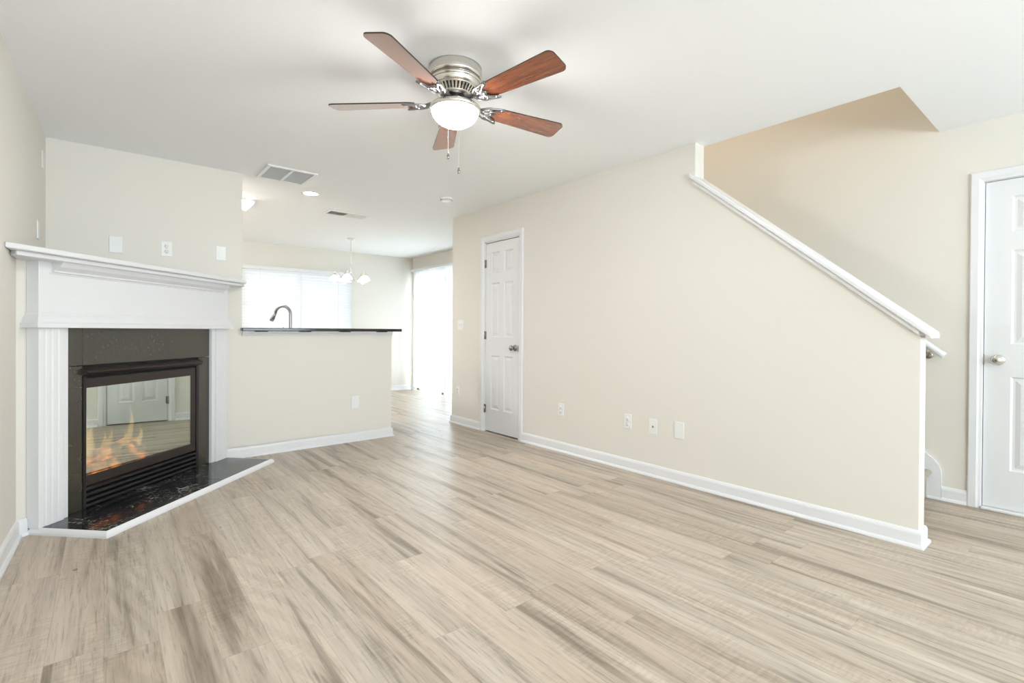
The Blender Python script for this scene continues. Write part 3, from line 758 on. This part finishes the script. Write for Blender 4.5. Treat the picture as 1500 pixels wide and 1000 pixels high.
bm = BM(); tube(bm, [(-.045, -.0, .0), (-.045, 0, .045)], .013, 14); tube(bm, [(-.045, 0, .045), (-.052, .0, .10), (-.066, 0, .215)], [.009, .007, .006], 10); obj('handle', bm, M['steel'], fa)

# ------------------------------------------------------------------ ceiling fixtures
def louver_frame(): pass
rv = thing('return_air_grille', 'large square white return air grille in the ceiling above the bar', 'vent', (1.22, 4.575, H))
bm = BM(); gx, gy = .20, .21
cells(bm, [-gx-.0, -gx+.028, -.010, .010, gx-.028, gx], [-gy, -gy+.028, gy-.028, gy], lambda x, y: abs(y) < gy-.028 and .010 < abs(x) < gx-.028, -.014, 0)
obj('frame', bm, M['plate'], rv, .003)
for sx in (-1, 1):
    bm = BM(); x0, x1 = sorted((sx*.011, sx*(gx-.029)))
    y = -gy+.032
    while y < gy-.03:
        prism(bm, [(y, -.009), (y+.0015, -.009), (y+.0065, -.001), (y+.005, -.001)], lambda u, v, d: (d, u, v), x0, x1); y += .0085
    box(bm, x0, x1, -gy+.028, gy-.028, -.0012, -.0004)
    obj('louvre_bank', bm, M['grille'], rv)
rg = thing('ceiling_register', 'small white supply register with louvres in the kitchen ceiling', 'vent', (2.17, 5.68, H))
bm = BM(); gx, gy = .235, .105
cells(bm, [-gx, -gx+.03, -.005, .005, gx-.03, gx], [-gy, -gy+.025, gy-.025, gy], lambda x, y: abs(y) < gy-.025 and .005 < abs(x) < gx-.03, -.009, 0)
obj('frame', bm, M['plate'], rg, .002)
for sx in (-1, 1):
    bm = BM(); x = .012
    while x < gx-.032:
        P = [(sx*(x+.0085), -.010), (sx*(x+.010), -.010), (sx*(x+.0015), -.001), (sx*x, -.001)]
        prism(bm, P, lambda u, v, d: (u, d, v), -gy+.025, gy-.025); x += .0125
    obj('louvre_bank', bm, M['plate'], rg)
bm = BM(); box(bm, -gx+.02, gx-.02, -gy+.02, gy-.02, -.0009, -.0002); obj('duct_shade_sheet', bm, M['duct'], rg)  # flat dark sheet stands for the shade inside the duct
rl = thing('recessed_light', 'round recessed ceiling light glowing between the two ceiling vents', 'ceiling light', (1.566, 5.042, H))
bm = BM(); lathe(bm, [(.062, -.002), (.066, -.006), (.085, -.005), (.088, 0)], (0, 0, 0), 36); obj('trim_ring', bm, M['plate'], rl)
bm = BM(); lathe(bm, [(.0005, -.005), (.063, -.004), (.063, -.001), (.0005, -.001)], (0, 0, 0), 36); obj('lens', bm, M['bulb'], rl)
sd = thing('smoke_detector', 'round white smoke detector on the ceiling near the closet wall', 'smoke detector', (2.675, 4.32, H))
bm = BM(); lathe(bm, [(.0005, -.036), (.035, -.036), (.052, -.030), (.060, -.018), (.062, -.010), (.066, -.008), (.066, 0), (.0005, 0)], (0, 0, 0), 36); obj('body', bm, M['plate'], sd)
bm = BM()
for i in range(16):
    an = 2*PI*i/16; box(bm, .054, .0585, -.007, .007, -.026, -.021, mtx=Matrix.Rotation(an, 4, 'Z'))
obj('vent_slot', bm, M['slot'], sd)
kf = thing('kitchen_ceiling_light', 'white fluorescent ceiling light peeking past the fireplace wall end', 'ceiling light', (.455, 5.86, H))
bm = BM(); box(bm, -.75, .75, -.19, .19, -.02, 0); box(bm, .733, .753, -.20, .20, -.05, 0); box(bm, -.753, -.733, -.20, .20, -.05, 0); obj('housing', bm, M['plate'], kf, .003)
bm = BM(); prism(bm, [(-.185, -.02), (-.17, -.038), (0, -.045), (.17, -.038), (.185, -.02)], lambda u, v, d: (d, u, v), -.733, .733); obj('diffuser', bm, M['fluor'], kf)

# chandelier
cx, cy_ = 2.80, 7.15
ch = thing('chandelier', 'small brushed metal chandelier with frosted bell shades over the breakfast area', 'chandelier', (cx, cy_, H))
bm = BM(); lathe(bm, [(.0005, -.025), (.03, -.022), (.055, -.010), (.06, 0), (.0005, 0)], (0, 0, 0), 28); obj('canopy', bm, M['nickel'], ch)
bm = BM(); z = -.025; k_ = 0
while z > -.37:
    Rm = Matrix.Translation((0, 0, z-.012)) @ Matrix.Rotation(PI/2*(k_ % 2), 4, 'Z')
    ring = [Rm @ Vector((.007*math.cos(q*PI/5), 0, .013*math.sin(q*PI/5))) for q in range(11)]; tube(bm, ring, .0017, 6, caps=False); z -= .021; k_ += 1
obj('chain', bm, M['nickel'], ch)
bm = BM(); lathe(bm, [(.0005, -.37), (.008, -.375), (.008, -.42), (.020, -.44), (.012, -.46), (.010, -.53), (.026, -.56), (.030, -.585), (.016, -.61), (.008, -.63), (.012, -.642), (.0005, -.655)], (0, 0, 0), 24); obj('column', bm, M['nickel'], ch)
for i in range(5):
    an = math.radians(20+72*i); c, s = math.cos(an), math.sin(an)
    bm = BM(); pts = []
    for q in range(13):
        f = q/12; rr_ = .02+.20*f; zz = -.58 - .035*math.sin(PI*min(1, f*1.15)) + .095*f**2 
        pts.append((c*rr_, s*rr_, zz))
    pts += [(c*.225, s*.225, -.505), (c*.225, s*.225, -.53)]
    tube(bm, pts, .0055, 8); obj('arm', bm, M['nickel'], ch)
    bm = BM(); lathe(bm, [(.0005, -.515), (.016, -.52), (.018, -.545), (.0005, -.548)], (c*.225, s*.225, 0), 18); obj('socket', bm, M['nickel'], ch)
    bm = BM(); lathe(bm, [(.018, -.543), (.034, -.551), (.055, -.570), (.068, -.592), (.074, -.612), (.078, -.620), (.074, -.620), (.064, -.594), (.050, -.573), (.030, -.556), (.016, -.550)], (c*.225, s*.225, 0), 28)
    o = obj('shade', bm, M['chand'], ch)
    bm = BM(); lathe(bm, [(.0005, -.55), (.012, -.56), (.024, -.60), (.026, -.62), (.018, -.64), (.0005, -.648)], (c*.225, s*.225, 0), 16); obj('bulb', bm, M['chand_bulb'], ch)

# ------------------------------------------------------------------ ceiling fan
FX, FY = 1.388, 2.160
fan = thing('ceiling_fan', 'five-blade cherry and brushed nickel ceiling fan with a glowing bowl light', 'ceiling fan', (FX, FY, H))
bm = BM(); lathe(bm, [(.0005, 0), (.128, 0), (.136, -.004), (.136, -.048), (.133, -.056), (.128, -.058), (.128, -.068), (.131, -.071), (.131, -.076), (.126, -.079), (.126, -.088), (.122, -.100), (.116, -.108), (.0005, -.108)], (0, 0, 0), 72)
obj('motor_housing', bm, M['nickel'], fan)
bm = BM(); lathe(bm, [(.1285, -.0575), (.1292, -.0575), (.1292, -.0685), (.1285, -.0685)], (0, 0, 0), 72); lathe(bm, [(.1265, -.0795), (.1272, -.0795), (.1272, -.082), (.1265, -.082)], (0, 0, 0), 72)
obj('dark_band', bm, M['nickel_dark'], fan)
bm = BM(); lathe(bm, [(.0005, -.106), (.104, -.106), (.104, -.112), (.082, -.138), (.0005, -.138)], (0, 0, 0), 60); obj('vent_core', bm, M['shade_black'], fan)
bm = BM()
for i in range(36):
    mt_ = Matrix.Rotation(2*PI*i/36, 4, 'Z')
    prism(bm, [(.104, -.106), (.110, -.108), (.110, -.113), (.088, -.139), (.080, -.139)], lambda u, v, d: mt_ @ Vector((u, d, v)), -.0048, .0048)
lathe(bm, [(.108, -.104), (.114, -.107), (.114, -.112), (.108, -.113)], (0, 0, 0), 60); lathe(bm, [(.06, -.136), (.088, -.136), (.086, -.144), (.060, -.150), (.058, -.15)], (0, 0, 0), 60)
obj('vent_ring', bm, M['nickel'], fan)
bm = BM(); lathe(bm, [(.0005, -.145), (.052, -.145), (.052, -.168), (.0005, -.168)], (0, 0, 0), 40); obj('hub', bm, M['black_metal'], fan)
bm = BM(); lathe(bm, [(.0005, -.166), (.050, -.166), (.050, -.186), (.056, -.190), (.075, -.193), (.112, -.195), (.128, -.199), (.131, -.205), (.131, -.214), (.126, -.222), (.119, -.224), (.118, -.216), (.0005, -.214)], (0, 0, 0), 64)
lk = obj('light_kit', bm, M['nickel'], fan)
bm = BM(); prof = [(.1185, -.217)] + [(.1185*math.cos(q*PI/2/12), -.217-.082*math.sin(q*PI/2/12)) for q in range(1, 12)] + [(.0005, -.299)]
lathe(bm, prof, (0, 0, 0), 56); obj('glass_bowl', bm, M['bowl'], fan)
BZ = -.182
def fblade(phi):
    P0 = Matrix.Rotation(math.radians(phi), 4, 'Z')
    tilt = Matrix.Translation((0, 0, BZ)) @ Matrix.Rotation(math.radians(-12), 4, 'X')
    # outline, x = radius
    r0, r1 = .205, .652; w0, w1 = .050, .068; out = []
    rc = .030
    for i in range(7):
        an = -PI/2 + (PI/2)*i/6; out.append((r1-rc*1.0+rc*math.cos(an), -w1+rc+rc*math.sin(an)))
    for i in range(7):
        an = (PI/2)*i/6; out.append((r1-rc+rc*math.cos(an), w1-rc+rc*math.sin(an)))
    for i in range(9):
        f = i/8; an = PI/2+PI/2*f*.9; out.append((r0+.06+.06*math.cos(an+.0), w0-.022+.022*math.sin(an)) if 0 else (r0+.03*(1-f)**1.0*0+.035-.035*math.sin(f*PI/2), w0*(1-f*.35)))
    for i in range(8, -1, -1):
        f = i/8; out.append((r0+.035-.035*math.sin(f*PI/2), -w0*(1-f*.35)))
    bm = BM(); prism(bm, out, lambda u, v, d: (u, v, d), 0, .0065, 1)
    # give bottom and top faces the wood slot, the rim the dark edge
    bm.faces.ensure_lookup_table(); bm.faces[0].material_index = 0; bm.faces[1].material_index = 0
    b = obj('blade', bm, [M['cherry'], M['blade_edge']], fan); b.matrix_local = P0 @ tilt
    # blade iron: scroll work plate under the blade root
    bm = BM()
    def pl(pts, rad=.0045): tube(bm, [(x, y, z) for x, y, z in pts], rad, 8)
    zz = -.006
    pl([(.045, 0, .012), (.085, 0, .014), (.125, 0, .004), (.165, 0, zz)], .011)
    for s in (-1, 1):
        pl([(.130, s*.006, .0), (.150, s*.028, zz), (.178, s*.046, zz), (.212, s*.050, zz), (.238, s*.058, zz), (.262, s*.062, zz)], .0050)
        pl([(.262, s*.062, zz), (.250, s*.046, zz), (.226, s*.036, zz), (.208, s*.022, zz), (.190, s*.010, zz)], .0050)
        cc = (.192, s*.028); pl([(cc[0]+.012*math.cos(q*PI/5), cc[1]+.012*math.sin(q*PI/5), zz) for q in range(11)], .0038)
        pl([(.150, s*.005, zz), (.176, s*.014, zz), (.200, s*.010, zz), (.222, s*.002, zz)], .0045)
    for x, y in ((.250, -.050), (.250, .050), (.208, 0)): lathe(bm, [(.0004, -.004), (.008, -.003), (.008, .003), (.0004, .003)], (x, y, zz-.002), 12)
    g = obj('blade_iron', bm, M['steel'], fan); g.matrix_local = P0 @ tilt
for phi in (-8, 64, 136, -152, -80): fblade(phi)
for (px, py, z1, br) in ((-.0945, -.0860, -.478, 1), (-.0540, -.1180, -.548, .45)):
    bm = BM(); z = -.212
    while z > z1:
        lathe(bm, [(.0003*br, -.0012), (.0011*br, -.0006), (.0011*br, .0006), (.0003*br, .0012)], (px, py, z), 6); z -= .0034
    tube(bm, [(px, py, -.212), (px, py, z1)], .0004, 5)
    c = obj('pull_chain', bm, M['nickel'], fan)
    bm = BM(); lathe(bm, [(.0004, .004), (.003, .002), (.003, -.004), (.0065, -.014), (.0065, -.022), (.003, -.028), (.0004, -.029)], (px, py, z1), 14); obj('pull_knob', bm, M['nickel_dark'], c)

# ------------------------------------------------------------------ wall plates
def plate(name, label, cat, pos, normal, kind='blank', w=.072, h=.116, group=None):
    """normal: outward direction (nx, ny). Local frame: x across, -y outward"""
    nx, ny = normal; rz = math.atan2(nx, -ny)
    t_ = thing(name, label, cat, pos, rz, group)
    bm = BM(); box(bm, -w/2, w/2, -.006, 0, -h/2, h/2); obj('cover_plate', bm, M['plate'], t_, .0025)
    if kind == 'duplex':
        for z in (-.020, .020):
            bm = BM(); lathe(bm, [(.0004, -.0085), (.0165, -.0085), (.017, -.006), (.0004, -.006)], (0, 0, 0), 24, 'Y', mtx=Matrix.Translation((0, 0, z)))
            s = obj('socket', bm, M['plate'], t_)
            bm = BM(); box(bm, -.0075, -.0052, -.0090, -.0084, z-.001, z+.008); box(bm, .0052, .0075, -.0090, -.0084, z-.001, z+.007); box(bm, -.002, .002, -.0090, -.0084, z-.010, z-.006); obj('slot', bm, M['slot'], s)
    elif kind == 'decora':
        bm = BM(); box(bm, -.0165, .0165, -.0085, -.006, -.033, .033); obj('insert', bm, M['plate'], t_, .001)
    elif kind.startswith('toggle'):
        n = int(kind[6:])
        for i in range(n):
            x = (i-(n-1)/2)*.046
            bm = BM(); box(bm, x-.006, x+.006, -.0068, -.006, -.013, .013); obj('toggle_slot', bm, M['grille'], t_)
            bm = BM(); prism(bm, [(-.006, -.006), (-.006, .007), (-.018, .010), (-.018, .004)], lambda u, v, d: (d, u, v), x-.004, x+.004); obj('toggle', bm, M['plate'], t_, .001)
    elif kind == 'jack':
        bm = BM(); lathe(bm, [(.0004, -.013), (.0045, -.013), (.0045, -.008), (.008, -.0075), (.008, -.006), (.0004, -.006)], (0, 0, 0), 14, 'Y'); obj('jack', bm, M['nickel_dark'], t_)
    for z in (-.042, .042):
        bm = BM(); lathe(bm, [(.0003, -.0066), (.0028, -.0064), (.003, -.006), (.0003, -.006)], (0, 0, 0), 10, 'Y', mtx=Matrix.Translation((0, 0, z))); obj('screw', bm, M['plate'], t_)
    return t_
B = (0, -1); Rw = (-1, 0)
plate('wall_plate', 'blank white wall plate above the left end of the mantel', 'wall plate', (.066, YB, 1.730), B, 'blank', .080, .122)
plate('outlet', 'white duplex outlet above the middle of the mantel', 'outlet', (.381, YB, 1.731), B, 'duplex')
plate('wall_plate', 'white wall plate above the right end of the mantel', 'wall plate', (.756, YB, 1.735), B, 'decora')
plate('outlet', 'white outlet low on the half wall under the bar', 'outlet', (1.922, YB, .385), B, 'decora', .078, .124)
plate('light_switch', 'white two-toggle light switch left of the closet door', 'light switch', (XR, 4.876, 1.164), Rw, 'toggle2', .118, .118)
plate('outlet', 'white outlet low on the wall left of the closet door', 'outlet', (XR, 4.926, .390), Rw, 'duplex')
plate('outlet', 'white outlet low on the long wall nearest the closet door', 'outlet', (XR, 3.214, .381), Rw, 'duplex')
plate('outlet', 'leftmost of the three plates together low on the long wall', 'outlet', (XR, 2.464, .384), Rw, 'duplex')
plate('outlet', 'middle of the three plates together low on the long wall', 'outlet', (XR, 2.228, .378), Rw, 'jack')
plate('wall_plate', 'rightmost of the three plates together low on the long wall, blank', 'wall plate', (XR, 2.006, .385), Rw, 'blank', .076, .122)
LW = (1, -.0313)
plate('wall_plate', 'upper white plate high on the left wall above the mantel end', 'wall plate', (xl(4.62), 4.62, 2.234), LW, 'blank')
plate('wall_plate', 'lower white plate on the left wall just above the mantel end', 'wall plate', (xl(4.405), 4.405, 1.727), LW, 'blank')
